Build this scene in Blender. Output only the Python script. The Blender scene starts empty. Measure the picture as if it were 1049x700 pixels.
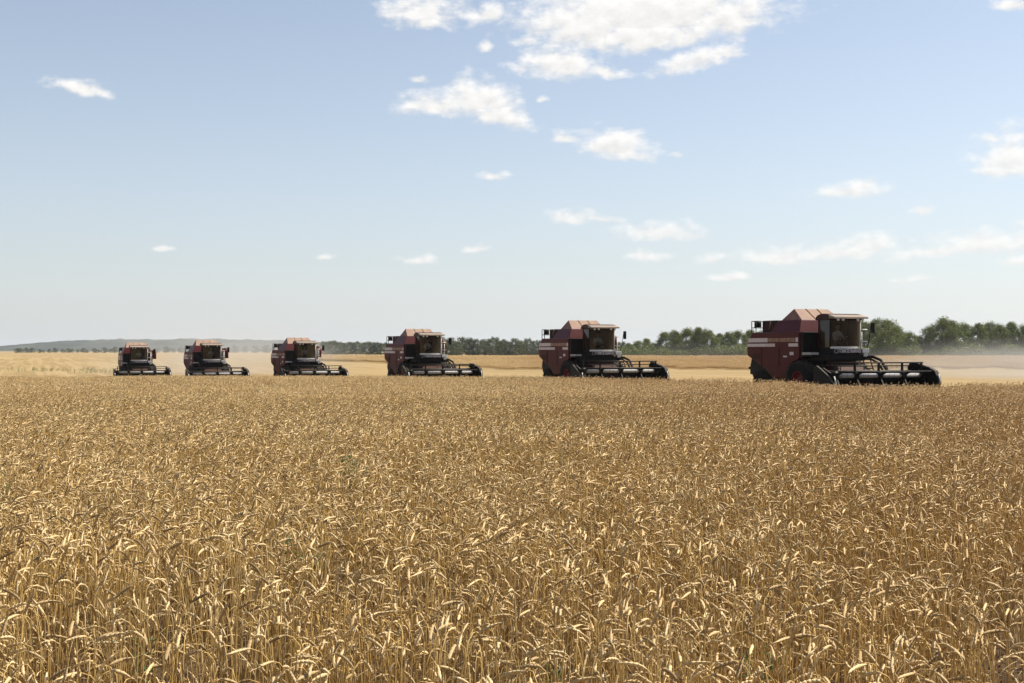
import bpy, bmesh, math, random
import numpy as np
from mathutils import Vector, Matrix, Euler

R = math.radians
scene = bpy.context.scene
COL = scene.collection

# ------------------------------------------------------------------ camera
F = 1224.0            # focal length in pixels of the 1049-wide photograph
CAM_H = 2.15
cam_data = bpy.data.cameras.new("camera")
cam_data.sensor_width = 36.0
cam_data.lens = F / 1049.0 * 36.0
cam_data.clip_start = 0.1
cam_data.clip_end = 30000.0
cam = bpy.data.objects.new("camera", cam_data)
COL.objects.link(cam)
cam.location = (0, 0, CAM_H)
cam.rotation_euler = (R(90) + math.atan(9.0 / F), 0, 0)
scene.camera = cam

# ------------------------------------------------------------------ sun, sky, exposure
SUN_AZ, SUN_EL = R(68), R(55)      # azimuth clockwise from +Y (view direction)
SUN_DIR = Vector((math.sin(SUN_AZ) * math.cos(SUN_EL), math.cos(SUN_AZ) * math.cos(SUN_EL), math.sin(SUN_EL)))
sun_data = bpy.data.lights.new("sun", 'SUN')
sun_data.energy = 5.0
sun_data.angle = R(0.53)
sun_data.color = (1.0, 0.94, 0.84)
sun = bpy.data.objects.new("sun", sun_data)
COL.objects.link(sun)
sun.rotation_euler = SUN_DIR.to_track_quat('Z', 'Y').to_euler()
sun.location = (60, 60, 120)

scene.view_settings.view_transform = 'Standard'
scene.view_settings.look = 'None'
scene.view_settings.gamma = 1.0
scene.view_settings.use_curve_mapping = False
scene.view_settings.exposure = 0.74
SKY_STRENGTH = 0.087
SKY_SAT = 0.72
SKY_DUST = 0.9
CLOUD_VAL = 6.9       # radiance before the background strength

scene.render.engine = 'CYCLES'
scene.cycles.use_denoising = True
try:
    scene.cycles.denoiser = 'OPENIMAGEDENOISE'
    scene.cycles.denoising_prefilter = 'ACCURATE'
except Exception:
    pass
scene.cycles.max_bounces = 8
scene.cycles.diffuse_bounces = 2
scene.cycles.glossy_bounces = 3
scene.cycles.transmission_bounces = 4
scene.cycles.transparent_max_bounces = 12
scene.cycles.volume_bounces = 0
scene.cycles.sample_clamp_indirect = 6.0

# clouds as direction ellipses: (px, py, rx, ry, rotation deg, weight)
CLOUDS = [
    (665, 2, 116, 36, 0, 1.6), (600, 20, 66, 28, -6, 1.4), (740, 11, 56, 25, 4, 1.2), (660, 32, 90, 20, 0, 1.3),
    (572, 63, 44, 17, 0, 1.25), (620, 71, 36, 8, -6, .7), (708, 63, 46, 12, 10, .9), (745, 52, 22, 9, 0, .8), (540, 42, 20, 8, 0, .55),
    (432, 7, 46, 20, 0, 1.0), (440, 22, 20, 10, 0, .8), (496, 12, 27, 12, 15, .85), (501, 47, 10, 6, 12, .55),
    (448, 106, 46, 12, 3, 1.05), (488, 98, 40, 19, 0, 1.2), (508, 116, 40, 14, -14, 1.0),
    (632, 146, 40, 16, -8, 1.25), (648, 155, 28, 10, -8, .9), (577, 140, 16, 7, 0, .55),
    (693, 157, 8, 5, 0, .7), (559, 103, 7, 5, 0, .5), (430, 81, 14, 5, 0, .5),
    (506, 181, 18, 5, -6, .65), (590, 221, 36, 8, -4, .75), (615, 224, 30, 5, -4, .6),
    (675, 236, 50, 11, 0, 1.0), (663, 263, 28, 7, 0, .75), (727, 262, 20, 6, 0, .5), (747, 282, 27, 6, 0, .75),
    (872, 195, 42, 9, 0, .95), (884, 190, 20, 9, 0, .9), (944, 213, 14, 5, 8, .55), (938, 285, 28, 4, 0, .5),
    (800, 260, 56, 10, 0, .9), (858, 258, 70, 10, 0, .85), (892, 248, 34, 12, 0, .95), (960, 256, 50, 9, 6, .8),
    (1004, 248, 50, 14, 0, 1.0), (1055, 242, 40, 12, 0, .8), (1045, 266, 26, 6, 0, .7), (1050, 226, 14, 5, 0, .5),
    (1040, 158, 42, 22, 0, 1.1), (1025, 172, 30, 10, 0, .9), (1014, 142, 14, 6, 0, .6), (1040, 2, 26, 8, 0, .7),
    (84, 88, 32, 8, -5, .95), (167, 253, 12, 4, 0, .6), (335, 262, 17, 4, 0, .5), (428, 265, 24, 6, -8, .65),
    (490, 254, 16, 6, 0, .5), (1180, 215, 60, 20, 0, 1), (-80, 190, 40, 10, 0, .9),
]


def make_world():
    w = bpy.data.worlds.new("World")
    scene.world = w
    w.use_nodes = True
    nt = w.node_tree
    nt.nodes.clear()
    N, L = nt.nodes.new, nt.links.new

    def math_(op, a, b=None, c=None, clamp=False):
        n = N('ShaderNodeMath'); n.operation = op; n.use_clamp = clamp
        for i, v in enumerate((a, b, c)):
            if v is None: continue
            if isinstance(v, (int, float)): n.inputs[i].default_value = v
            else: L(v, n.inputs[i])
        return n.outputs[0]

    def vmath(op, a, b=None):
        n = N('ShaderNodeVectorMath'); n.operation = op
        for i, v in enumerate((a, b)):
            if v is None: continue
            if isinstance(v, (tuple, list)): n.inputs[i].default_value = v
            else: L(v, n.inputs[i])
        return n

    out = N('ShaderNodeOutputWorld')
    bg = N('ShaderNodeBackground'); bg.inputs['Strength'].default_value = SKY_STRENGTH
    L(bg.outputs[0], out.inputs[0])
    sky = N('ShaderNodeTexSky'); sky.sky_type = 'NISHITA'; sky.sun_disc = False
    sky.sun_elevation = SUN_EL; sky.sun_rotation = SUN_AZ
    sky.air_density = 1.0; sky.dust_density = SKY_DUST; sky.ozone_density = 1.0; sky.altitude = 100
    hs = N('ShaderNodeHueSaturation'); hs.inputs['Saturation'].default_value = SKY_SAT
    hs.inputs['Value'].default_value = 1.0
    L(sky.outputs[0], hs.inputs['Color'])
    tint = vmath('MULTIPLY', hs.outputs[0], (0.93, 0.95, 0.975)).outputs[0]

    tc = N('ShaderNodeTexCoord')
    sep = N('ShaderNodeSeparateXYZ'); L(tc.outputs['Generated'], sep.inputs[0])
    az = math_('ARCTAN2', sep.outputs[0], sep.outputs[1])
    el = math_('ARCSINE', sep.outputs[2])
    # pale air towards the horizon, a little brighter on the sun's side
    aira = N('ShaderNodeMapRange'); L(az, aira.inputs['Value'])
    aira.inputs['From Min'].default_value = R(-28); aira.inputs['From Max'].default_value = R(24)
    aira.inputs['To Min'].default_value = .88; aira.inputs['To Max'].default_value = 1.06
    airc = vmath('MULTIPLY', (5.25, 5.5, 5.70)); L(aira.outputs[0], airc.inputs[1])
    airf = math_('MULTIPLY', math_('POWER', 2.718, math_('MULTIPLY', math_('ABSOLUTE', el), -1 / R(7.0))), .80)
    airm = N('ShaderNodeMix'); airm.data_type = 'RGBA'
    si = [q for q in airm.inputs if q.enabled]
    L(airf, si[0]); L(tint, si[1]); L(airc.outputs[0], si[2])
    tint = [q for q in airm.outputs if q.enabled][0]
    cmb = N('ShaderNodeCombineXYZ'); L(az, cmb.inputs[0]); L(el, cmb.inputs[1])
    co = cmb.outputs[0]
    # wispy distortion of the directions
    nz = N('ShaderNodeTexNoise'); nz.inputs['Scale'].default_value = 28; nz.inputs['Detail'].default_value = 3
    L(co, nz.inputs['Vector'])
    off = vmath('SUBTRACT', nz.outputs['Color'], (.5, .5, .5)).outputs[0]
    off = vmath('MULTIPLY', off, (0.022, 0.012, 0)).outputs[0]
    co2 = vmath('ADD', co, off).outputs[0]
    acc = None; ysel = None
    for (px, py, rx, ry, rot, wt) in CLOUDS:
        v = Vector(((px - 524.5) / F, 1.0, (359.0 - py - ry * .28) / F)).normalized()
        a0, e0 = math.atan2(v.x, v.y), math.asin(v.z)
        d = vmath('SUBTRACT', co2, (a0, e0, 0)).outputs[0]
        if rot:
            vr = N('ShaderNodeVectorRotate'); vr.rotation_type = 'Z_AXIS'; vr.inputs['Angle'].default_value = R(-rot)
            L(d, vr.inputs['Vector']); d = vr.outputs[0]
        d = vmath('MULTIPLY', d, (F / (rx * 1.25), F / (ry * 1.55), 0)).outputs[0]
        sp = N('ShaderNodeSeparateXYZ'); L(d, sp.inputs[0])
        yy = math_('MAXIMUM', sp.outputs[1], math_('MULTIPLY', sp.outputs[1], -1.7))     # flat undersides
        cb = N('ShaderNodeCombineXYZ'); L(sp.outputs[0], cb.inputs[0]); L(yy, cb.inputs[1])
        ln = vmath('LENGTH', cb.outputs[0]).outputs['Value']
        m = math_('SUBTRACT', 1.0, ln)
        m = math_('SUBTRACT', m, (1.0 - wt) * .32)
        if acc is None:
            acc, ysel = m, sp.outputs[1]
        else:
            sel = math_('GREATER_THAN', m, acc)
            ysel = math_('MULTIPLY_ADD', sel, math_('SUBTRACT', sp.outputs[1], ysel), ysel)
            acc = math_('MAXIMUM', acc, m)
    # billow noise
    mp = vmath('MULTIPLY', co, (1.0, 1.7, 1.0)).outputs[0]
    n1 = N('ShaderNodeTexNoise'); n1.inputs['Scale'].default_value = 62; n1.inputs['Detail'].default_value = 9; n1.inputs['Roughness'].default_value = .57
    L(mp, n1.inputs['Vector'])
    n1b = N('ShaderNodeTexNoise'); n1b.inputs['Scale'].default_value = 62; n1b.inputs['Detail'].default_value = 5; n1b.inputs['Roughness'].default_value = .55
    L(vmath('ADD', mp, (0.004, 0.010, 0)).outputs[0], n1b.inputs['Vector'])
    dens = math_('ADD', acc, math_('MULTIPLY', math_('SUBTRACT', n1.outputs[0], 0.53), 1.55))
    mr = N('ShaderNodeMapRange'); mr.interpolation_type = 'SMOOTHSTEP'
    L(dens, mr.inputs['Value']); mr.inputs['From Min'].default_value = -0.05; mr.inputs['From Max'].default_value = 0.78
    lowf = N('ShaderNodeMapRange'); L(el, lowf.inputs['Value'])
    lowf.inputs['From Min'].default_value = R(2.5); lowf.inputs['From Max'].default_value = R(11)
    lowf.inputs['To Min'].default_value = .74; lowf.inputs['To Max'].default_value = .97
    alpha = math_('MULTIPLY', mr.outputs[0], lowf.outputs[0])
    # relief: difference of the billow field towards the sun
    rel = math_('SUBTRACT', n1.outputs[0], n1b.outputs[0])
    thick = N('ShaderNodeMapRange'); L(dens, thick.inputs['Value'])
    thick.inputs['From Min'].default_value = .35; thick.inputs['From Max'].default_value = 1.2
    thick.inputs['To Min'].default_value = 1.0; thick.inputs['To Max'].default_value = 0.96
    shade = math_('ADD', thick.outputs[0], math_('MULTIPLY', rel, 0.4))
    bs = N('ShaderNodeMapRange'); bs.interpolation_type = 'SMOOTHSTEP'; L(ysel, bs.inputs['Value'])
    bs.inputs['From Min'].default_value = -.42; bs.inputs['From Max'].default_value = .25
    bs.inputs['To Min'].default_value = .90; bs.inputs['To Max'].default_value = 1.0
    shade = math_('MULTIPLY', shade, bs.outputs[0])
    shade = math_('MINIMUM', math_('MULTIPLY', shade, CLOUD_VAL), CLOUD_VAL * 1.04)
    cc = N('ShaderNodeCombineXYZ')
    L(shade, cc.inputs[0]); L(math_('MULTIPLY', shade, 0.985), cc.inputs[1]); L(math_('MULTIPLY', shade, 0.96), cc.inputs[2])
    mix = N('ShaderNodeMix'); mix.data_type = 'RGBA'
    si = [q for q in mix.inputs if q.enabled]
    L(alpha, si[0]); L(tint, si[1]); L(cc.outputs[0], si[2])
    L([q for q in mix.outputs if q.enabled][0], bg.inputs['Color'])


# ------------------------------------------------------------------ terrain profile
GD = [-3000, 0, 12, 30, 45, 61, 75, 91, 98, 109, 130, 180, 250, 300, 350, 405, 420, 550, 650, 750, 1000, 1500, 3000, 12000]
GV = [2.04, 2.04, 2.05, 2.13, 2.12, 2.23, 2.39, 2.76, 2.99, 3.18, 3.40, 3.72, 4.05, 3.5, 2.95, 2.5, 2.5, 2.6, 2.7, 2.7, 2.9, 2.9, 3.0, 3.0]


def ground_z(y):
    return CAM_H - np.interp(y, GD, GV)


def gz(y):
    return float(ground_z(y))


def X(px, d):
    return (px - 524.5) / F * d


# ------------------------------------------------------------------ helpers
def tag(o, label=None, cat=None, group=None, kind=None):
    if label: o['label'] = label
    if cat: o['category'] = cat
    if group: o['group'] = group
    if kind: o['kind'] = kind
    return o


def empty(name, loc=(0, 0, 0), rz=0.0):
    o = bpy.data.objects.new(name, None)
    o.empty_display_size = 0.3
    COL.objects.link(o)
    o.location = loc
    o.rotation_euler = (0, 0, rz)
    return o


class MB:
    """collects shapes into one mesh"""
    def __init__(self):
        self.v, self.f, self.mi, self.c = [], [], [], []
        self.smooth = []

    def add(self, vs, fs, mi=0, smooth=False):
        b = len(self.v)
        self.v += [tuple(p) for p in vs]
        for f in fs:
            self.f.append(tuple(i + b for i in f)); self.mi.append(mi); self.smooth.append(smooth)

    def box(self, x0, x1, y0, y1, z0, z1, mi=0):
        vs = [(x0, y0, z0), (x1, y0, z0), (x1, y1, z0), (x0, y1, z0), (x0, y0, z1), (x1, y0, z1), (x1, y1, z1), (x0, y1, z1)]
        self.add(vs, [(3, 2, 1, 0), (4, 5, 6, 7), (0, 1, 5, 4), (1, 2, 6, 5), (2, 3, 7, 6), (3, 0, 4, 7)], mi)

    def hexa(self, bot, top, mi=0):
        """frustum from two quads (each counter-clockwise from above)"""
        self.add(list(bot) + list(top), [(3, 2, 1, 0), (4, 5, 6, 7), (0, 1, 5, 4), (1, 2, 6, 5), (2, 3, 7, 6), (3, 0, 4, 7)], mi)

    def prism(self, poly, y0, y1, mi=0):
        """polygon in XZ extruded along Y"""
        n = len(poly)
        area = sum(poly[i][0] * poly[(i + 1) % n][1] - poly[(i + 1) % n][0] * poly[i][1] for i in range(n))
        if area < 0: poly = poly[::-1]
        vs = [(x, y0, z) for x, z in poly] + [(x, y1, z) for x, z in poly]
        fs = [tuple(range(n)), tuple(range(2 * n - 1, n - 1, -1))]
        for i in range(n):
            j = (i + 1) % n
            fs.append((i, i + n, j + n, j))
        self.add(vs, fs, mi)

    def prism_z(self, poly, z0, z1, mi=0):
        n = len(poly)
        vs = [(x, y, z0) for x, y in poly] + [(x, y, z1) for x, y in poly]
        fs = [tuple(range(n - 1, -1, -1)), tuple(range(n, 2 * n))]
        for i in range(n):
            j = (i + 1) % n
            fs.append((i, j, j + n, i + n))
        self.add(vs, fs, mi)

    def tube(self, pts, r, n=8, mi=0, cap=True):
        pts = [Vector(p) for p in pts]
        rs = r if isinstance(r, (list, tuple)) else [r] * len(pts)
        vs = []
        up = None
        for i, p in enumerate(pts):
            t = (pts[min(i + 1, len(pts) - 1)] - pts[max(i - 1, 0)]).normalized()
            if up is None:
                up = Vector((0, 0, 1)) if abs(t.z) < .9 else Vector((1, 0, 0))
            a = t.cross(up).normalized(); b = a.cross(t).normalized(); up = b
            for k in range(n):
                an = 2 * math.pi * k / n
                q = p + (a * math.cos(an) + b * math.sin(an)) * rs[i]
                vs.append(tuple(q))
        fs = []
        for i in range(len(pts) - 1):
            for k in range(n):
                k2 = (k + 1) % n
                fs.append((i * n + k, i * n + k2, (i + 1) * n + k2, (i + 1) * n + k))
        if cap:
            fs.append(tuple(range(n - 1, -1, -1)))
            fs.append(tuple((len(pts) - 1) * n + k for k in range(n)))
        self.add(vs, fs, mi, True)

    def lathe_y(self, prof, cx, cz, n=32, mi=0):
        """profile of (radius, y) turned round an axis parallel to Y"""
        vs, fs = [], []
        for r, y in prof:
            for k in range(n):
                a = 2 * math.pi * k / n
                vs.append((cx + r * math.cos(a), y, cz + r * math.sin(a)))
        for i in range(len(prof) - 1):
            for k in range(n):
                k2 = (k + 1) % n
                fs.append((i * n + k, (i + 1) * n + k, (i + 1) * n + k2, i * n + k2))
        self.add(vs, fs, mi, True)

    def build(self, name, mats, parent=None, bevel=0.0, auto=True):
        me = bpy.data.meshes.new(name)
        me.from_pydata(self.v, [], self.f)
        if not isinstance(mats, (list, tuple)): mats = [mats]
        for m in mats: me.materials.append(m)
        me.polygons.foreach_set('material_index', self.mi)
        me.polygons.foreach_set('use_smooth', self.smooth)
        me.update()
        bm = bmesh.new(); bm.from_mesh(me)
        bmesh.ops.recalc_face_normals(bm, faces=bm.faces)
        bm.to_mesh(me); bm.free()
        o = bpy.data.objects.new(name, me)
        COL.objects.link(o)
        if parent: o.parent = parent
        if bevel:
            b = o.modifiers.new("bevel", 'BEVEL'); b.width = bevel; b.segments = 2; b.limit_method = 'ANGLE'; b.angle_limit = R(35)
        return o


def copy_tree(o, parent=None):
    c = o.copy(); COL.objects.link(c)
    if parent is not None: c.parent = parent
    for ch in list(o.children): copy_tree(ch, c)
    return c


# ------------------------------------------------------------------ materials
class NT:
    def __init__(self, name):
        self.m = bpy.data.materials.new(name); self.m.use_nodes = True
        self.nt = self.m.node_tree; self.nt.nodes.clear()
        self.out = self.nt.nodes.new('ShaderNodeOutputMaterial')

    def n(self, t, **kw):
        nd = self.nt.nodes.new(t)
        for k, v in kw.items(): setattr(nd, k, v)
        return nd

    def l(self, a, b): self.nt.links.new(a, b)

    def noise(self, scale, detail=4, rough=.55, vec=None, mapscale=None):
        nd = self.n('ShaderNodeTexNoise')
        nd.inputs['Scale'].default_value = scale; nd.inputs['Detail'].default_value = detail; nd.inputs['Roughness'].default_value = rough
        if vec is not None:
            if mapscale:
                mp = self.n('ShaderNodeMapping'); mp.inputs['Scale'].default_value = mapscale
                self.l(vec, mp.inputs['Vector']); vec = mp.outputs[0]
            self.l(vec, nd.inputs['Vector'])
        return nd.outputs[0]

    def ramp(self, fac, a, b, lo=0.0, hi=1.0):
        nd = self.n('ShaderNodeMapRange'); nd.interpolation_type = 'SMOOTHSTEP'
        self.l(fac, nd.inputs['Value'])
        nd.inputs['From Min'].default_value = a; nd.inputs['From Max'].default_value = b
        nd.inputs['To Min'].default_value = lo; nd.inputs['To Max'].default_value = hi
        return nd.outputs[0]

    def mix(self, fac, a, b, mode='MIX'):
        nd = self.n('ShaderNodeMix'); nd.data_type = 'RGBA'; nd.blend_type = mode
        s = [q for q in nd.inputs if q.enabled]
        for sock, v in zip(s, (fac, a, b)):
            if isinstance(v, (int, float)): sock.default_value = v
            elif isinstance(v, (tuple, list)): sock.default_value = tuple(v) + ((1,) if len(v) == 3 else ())
            else: self.l(v, sock)
        return [q for q in nd.outputs if q.enabled][0]

    def math(self, op, a, b=None, clamp=False):
        nd = self.n('ShaderNodeMath', operation=op); nd.use_clamp = clamp
        for i, v in enumerate((a, b)):
            if v is None: continue
            if isinstance(v, (int, float)): nd.inputs[i].default_value = v
            else: self.l(v, nd.inputs[i])
        return nd.outputs[0]

    def principled(self, col, rough=.5, metal=0.0, spec=.5, normal=None):
        p = self.n('ShaderNodeBsdfPrincipled')
        if isinstance(col, (tuple, list)): p.inputs['Base Color'].default_value = tuple(col) + (1,)
        else: self.l(col, p.inputs['Base Color'])
        if isinstance(rough, (int, float)): p.inputs['Roughness'].default_value = rough
        else: self.l(rough, p.inputs['Roughness'])
        p.inputs['Metallic'].default_value = metal
        p.inputs['Specular IOR Level'].default_value = spec
        if normal is not None: self.l(normal, p.inputs['Normal'])
        return p

    def bump(self, h, strength=.3, dist=.05):
        b = self.n('ShaderNodeBump'); b.inputs['Strength'].default_value = strength; b.inputs['Distance'].default_value = dist
        self.l(h, b.inputs['Height'])
        return b.outputs[0]


DUST = (0.36, 0.27, 0.18)


def paint(name, col, rough=.45, dust=.55, metal=0.0, dusty_base=.12):
    """vehicle paint with chaff dust lying on faces that point up, streaks and blotches"""
    t = NT(name)
    tc = t.n('ShaderNodeTexCoord')
    geo = t.n('ShaderNodeNewGeometry')
    sep = t.n('ShaderNodeSeparateXYZ'); t.l(geo.outputs['Normal'], sep.inputs[0])
    n1 = t.noise(1.7, 5, .6, tc.outputs['Object'])
    n2 = t.noise(9, 4, .6, tc.outputs['Object'], (1, 1, .25))
    up = t.ramp(sep.outputs[2], .35, .85, 0, dust)
    blot = t.ramp(n1, .38, .72, 0, dusty_base * 2)
    streak = t.ramp(n2, .5, .75, 0, dusty_base)
    f = t.math('ADD', t.math('ADD', up, blot), streak, True)
    c = t.mix(t.math('MULTIPLY', n2, .35), col, tuple(v * .6 for v in col))
    c = t.mix(f, c, DUST)
    r = t.math('ADD', rough, t.math('MULTIPLY', f, .45), True)
    p = t.principled(c, r, metal, .16)
    t.l(p.outputs[0], t.out.inputs[0])
    return t.m


def simple(name, col, rough=.6, metal=0.0, var=.25, scale=6):
    t = NT(name)
    tc = t.n('ShaderNodeTexCoord')
    n = t.noise(scale, 4, .6, tc.outputs['Object'])
    c = t.mix(t.ramp(n, .3, .7), tuple(v * (1 - var) for v in col), tuple(min(1, v * (1 + var)) for v in col))
    p = t.principled(c, rough, metal)
    t.l(p.outputs[0], t.out.inputs[0])
    return t.m


def glass_mat(name, tint, trans=.72):
    t = NT(name)
    tr = t.n('ShaderNodeBsdfTransparent'); tr.inputs[0].default_value = tint + (1,)
    gl = t.n('ShaderNodeBsdfGlossy'); gl.inputs['Roughness'].default_value = .04
    gl.inputs['Color'].default_value = (.9, .9, .9, 1)
    du = t.n('ShaderNodeBsdfDiffuse'); du.inputs[0].default_value = DUST + (1,)
    tc = t.n('ShaderNodeTexCoord'); n = t.noise(3, 4, .6, tc.outputs['Object'])
    m1 = t.n('ShaderNodeMixShader'); fr = t.n('ShaderNodeFresnel'); fr.inputs[0].default_value = 1.5
    t.l(fr.outputs[0], m1.inputs[0]); t.l(tr.outputs[0], m1.inputs[1]); t.l(gl.outputs[0], m1.inputs[2])
    m2 = t.n('ShaderNodeMixShader'); t.l(t.ramp(n, .35, .8, 0.02, .13), m2.inputs[0])
    t.l(m1.outputs[0], m2.inputs[1]); t.l(du.outputs[0], m2.inputs[2])
    t.l(m2.outputs[0], t.out.inputs[0])
    return t.m


def wheat_mat(name='wheat'):
    t = NT(name)
    at = t.n('ShaderNodeAttribute'); at.attribute_name = 'tone'
    oi = t.n('ShaderNodeObjectInfo')
    geo = t.n('ShaderNodeNewGeometry')
    big = t.noise(.11, 3, .55, geo.outputs['Position'])
    mid = t.noise(.9, 3, .55, geo.outputs['Position'])
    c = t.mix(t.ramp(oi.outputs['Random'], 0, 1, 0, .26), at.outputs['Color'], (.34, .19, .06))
    c = t.mix(t.ramp(big, .42, .62, 0, .30), c, (.56, .37, .15), 'MIX')
    c = t.mix(t.ramp(mid, .45, .7, 0, .42), c, (.72, .56, .30), 'MIX')
    vast = t.noise(.045, 2, .5, geo.outputs['Position'], (1, .6, 1))
    c = t.mix(t.ramp(vast, .44, .66, 0, .36), c, t.mix(.5, c, (.30, .16, .05)))
    sx = t.n('ShaderNodeSeparateXYZ'); t.l(geo.outputs['Position'], sx.inputs[0])     # darker, redder towards the right: sunward shade painted into the crop colour
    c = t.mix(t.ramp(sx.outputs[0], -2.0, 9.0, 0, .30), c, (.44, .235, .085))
    d = t.principled(c, .55, 0, .25)
    tr = t.n('ShaderNodeBsdfTranslucent'); t.l(c, tr.inputs[0])
    m = t.n('ShaderNodeMixShader'); m.inputs[0].default_value = .2
    t.l(d.outputs[0], m.inputs[1]); t.l(tr.outputs[0], m.inputs[2])
    t.l(m.outputs[0], t.out.inputs[0])
    return t.m


def leaf_mat(name, a, b, trans=.26):
    t = NT(name)
    oi = t.n('ShaderNodeObjectInfo'); geo = t.n('ShaderNodeNewGeometry')
    n = t.noise(.55, 3, .6, geo.outputs['Position'])
    rp = t.n('ShaderNodeNewGeometry')
    c = t.mix(t.ramp(n, .35, .65), a, b)
    c = t.mix(t.math('MULTIPLY', rp.outputs['Random Per Island'], .5), c, tuple(v * .45 for v in a))
    c = t.mix(t.math('MULTIPLY', oi.outputs['Random'], .45), c, (a[0] * 1.35, a[1] * 1.1, a[2] * .9))
    d = t.principled(c, .6, 0, .3)
    tr = t.n('ShaderNodeBsdfTranslucent'); t.l(t.mix(.5, c, (c0 := (a[0] * 1.7, a[1] * 1.8, a[2] * .9))), tr.inputs[0])
    m = t.n('ShaderNodeMixShader'); m.inputs[0].default_value = trans
    t.l(d.outputs[0], m.inputs[1]); t.l(tr.outputs[0], m.inputs[2])
    t.l(m.outputs[0], t.out.inputs[0])
    return t.m


def ground_mat():
    t = NT('field_ground')
    geo = t.n('ShaderNodeNewGeometry')
    pos = geo.outputs['Position']
    sep = t.n('ShaderNodeSeparateXYZ'); t.l(pos, sep.inputs[0])
    # stubble rows follow the driving direction of the combines
    mp = t.n('ShaderNodeMapping'); mp.inputs['Rotation'].default_value = (0, 0, R(68)); t.l(pos, mp.inputs['Vector'])
    rows = t.noise(1.0, 3, .5, mp.outputs[0], (.02, .55, 1))
    fine = t.noise(6, 5, .7, pos)
    big = t.noise(.012, 4, .6, pos, (1, .35, 1))
    mid = t.noise(.09, 4, .6, pos, (.6, .6, 1))
    c = t.mix(t.ramp(rows, .40, .60), (.225, .155, .066), (.315, .23, .112))
    c = t.mix(t.ramp(mid, .42, .68, 0, .55), c, (.32, .215, .088))
    c = t.mix(t.ramp(fine, .35, .7, 0, .35), c, (.28, .19, .09))
    c = t.mix(t.ramp(big, .58, .72, 0, .45), c, (.34, .31, .12))
    # bare earth and litter below the standing crop close to the viewer
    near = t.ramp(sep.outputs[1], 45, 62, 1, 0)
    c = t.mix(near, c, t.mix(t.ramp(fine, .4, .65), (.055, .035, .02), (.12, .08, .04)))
    p = t.principled(c, .9, 0, .1, t.bump(fine, .5, .12))
    t.l(p.outputs[0], t.out.inputs[0])
    return t.m


def hill_mat():
    t = NT('wooded_hill')
    geo = t.n('ShaderNodeNewGeometry')
    a = t.noise(.012, 5, .65, geo.outputs['Position'])
    b = t.noise(.0022, 3, .6, geo.outputs['Position'])
    c = t.mix(t.ramp(a, .38, .62), (.030, .036, .030), (.055, .062, .045))
    c = t.mix(t.ramp(b, .55, .68, 0, .5), c, (.16, .14, .07))
    p = t.principled(c, .95, 0, .05)
    t.l(p.outputs[0], t.out.inputs[0])
    return t.m


make_world()

M = {}
M['red'] = paint('red_paint', (.066, .002, .0027), .45, .12, 0, .008)
M['hood'] = paint('hood_paint', (.19, .09, .08), .55, .32, 0, .2)
M['dark_red'] = paint('dark_red_paint', (.028, .003, .0035), .45, .08, 0, .01)
M['black'] = paint('black_steel', (.005, .0045, .0045), .55, .12, 0, .008)
M['rubber'] = paint('rubber', (.008, .0075, .0075), .85, .1, 0, .02)
M['rim'] = paint('red_rim', (.13, .008, .012), .4, .2, 0, .08)
M['grey'] = paint('grey_steel', (.34, .335, .33), .45, .12, .0, .03)
M['pale'] = paint('pale_paint', (.70, .68, .63), .5, .2, 0, .1)
M['stripe'] = simple('white_stripe', (.50, .44, .44), .5, 0, .10)
M['badge'] = simple('ochre_badge', (.20, .10, .055), .5, 0, .3)
M['visor'] = paint('visor_paint', (.23, .19, .165), .55, .28, 0, .3)
M['glass'] = glass_mat('cab_glass', (.36, .37, .34))
M['seat'] = simple('seat_cloth', (.03, .03, .032), .9)
M['inner'] = simple('cab_lining', (.013, .010, .009), .8)
M['skin'] = simple('skin', (.50, .30, .21), .55, 0, .05)
M['shirt'] = simple('pale_shirt', (.72, .73, .74), .8, 0, .06)
M['trousers'] = simple('dark_trousers', (.03, .035, .05), .85)
M['hair'] = simple('dark_hair', (.02, .015, .012), .7)
M['lamp'] = simple('lamp_lens', (.75, .75, .72), .15, 0, .03)
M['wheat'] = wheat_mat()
M['ground'] = ground_mat()
M['hill'] = hill_mat()
M['bark'] = simple('bark', (.10, .075, .055), .95, 0, .4)
M['leaf'] = leaf_mat('tree_leaves', (.075, .102, .017), (.215, .225, .036))
M['leaf_far'] = leaf_mat('far_tree_leaves', (.055, .072, .024), (.09, .105, .035))
M['weed'] = leaf_mat('weed_leaves', (.07, .12, .03), (.12, .17, .05))


# ------------------------------------------------------------------ ground, hill
def make_ground():
    ys = np.unique(np.concatenate([np.linspace(-300, 0, 7), np.linspace(0, 140, 71), np.linspace(150, 480, 67), np.linspace(500, 1600, 45), np.linspace(1800, 9500, 25)]))
    u = np.linspace(-1, 1, 81)
    xs = np.sinh(u * 5.2) / math.sinh(5.2) * 7000
    XX, YY = np.meshgrid(xs, ys)
    ZZ = ground_z(YY) + 0.05 * np.sin(XX * .11 + 1.3) * np.sin(YY * .09) * np.clip((YY - 110) / 60, 0, 1)
    verts = np.stack([XX, YY, ZZ], -1).reshape(-1, 3)
    nx = len(xs)
    f = []
    for j in range(len(ys) - 1):
        for i in range(nx - 1):
            f.append((j * nx + i, j * nx + i + 1, (j + 1) * nx + i + 1, (j + 1) * nx + i))
    me = bpy.data.meshes.new('ground'); me.from_pydata(verts.tolist(), [], f); me.materials.append(M['ground'])
    me.polygons.foreach_set('use_smooth', [True] * len(f))
    o = bpy.data.objects.new('ground', me); COL.objects.link(o)
    tag(o, 'golden stubble field running flat to the horizon', 'ground', kind='structure')


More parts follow.
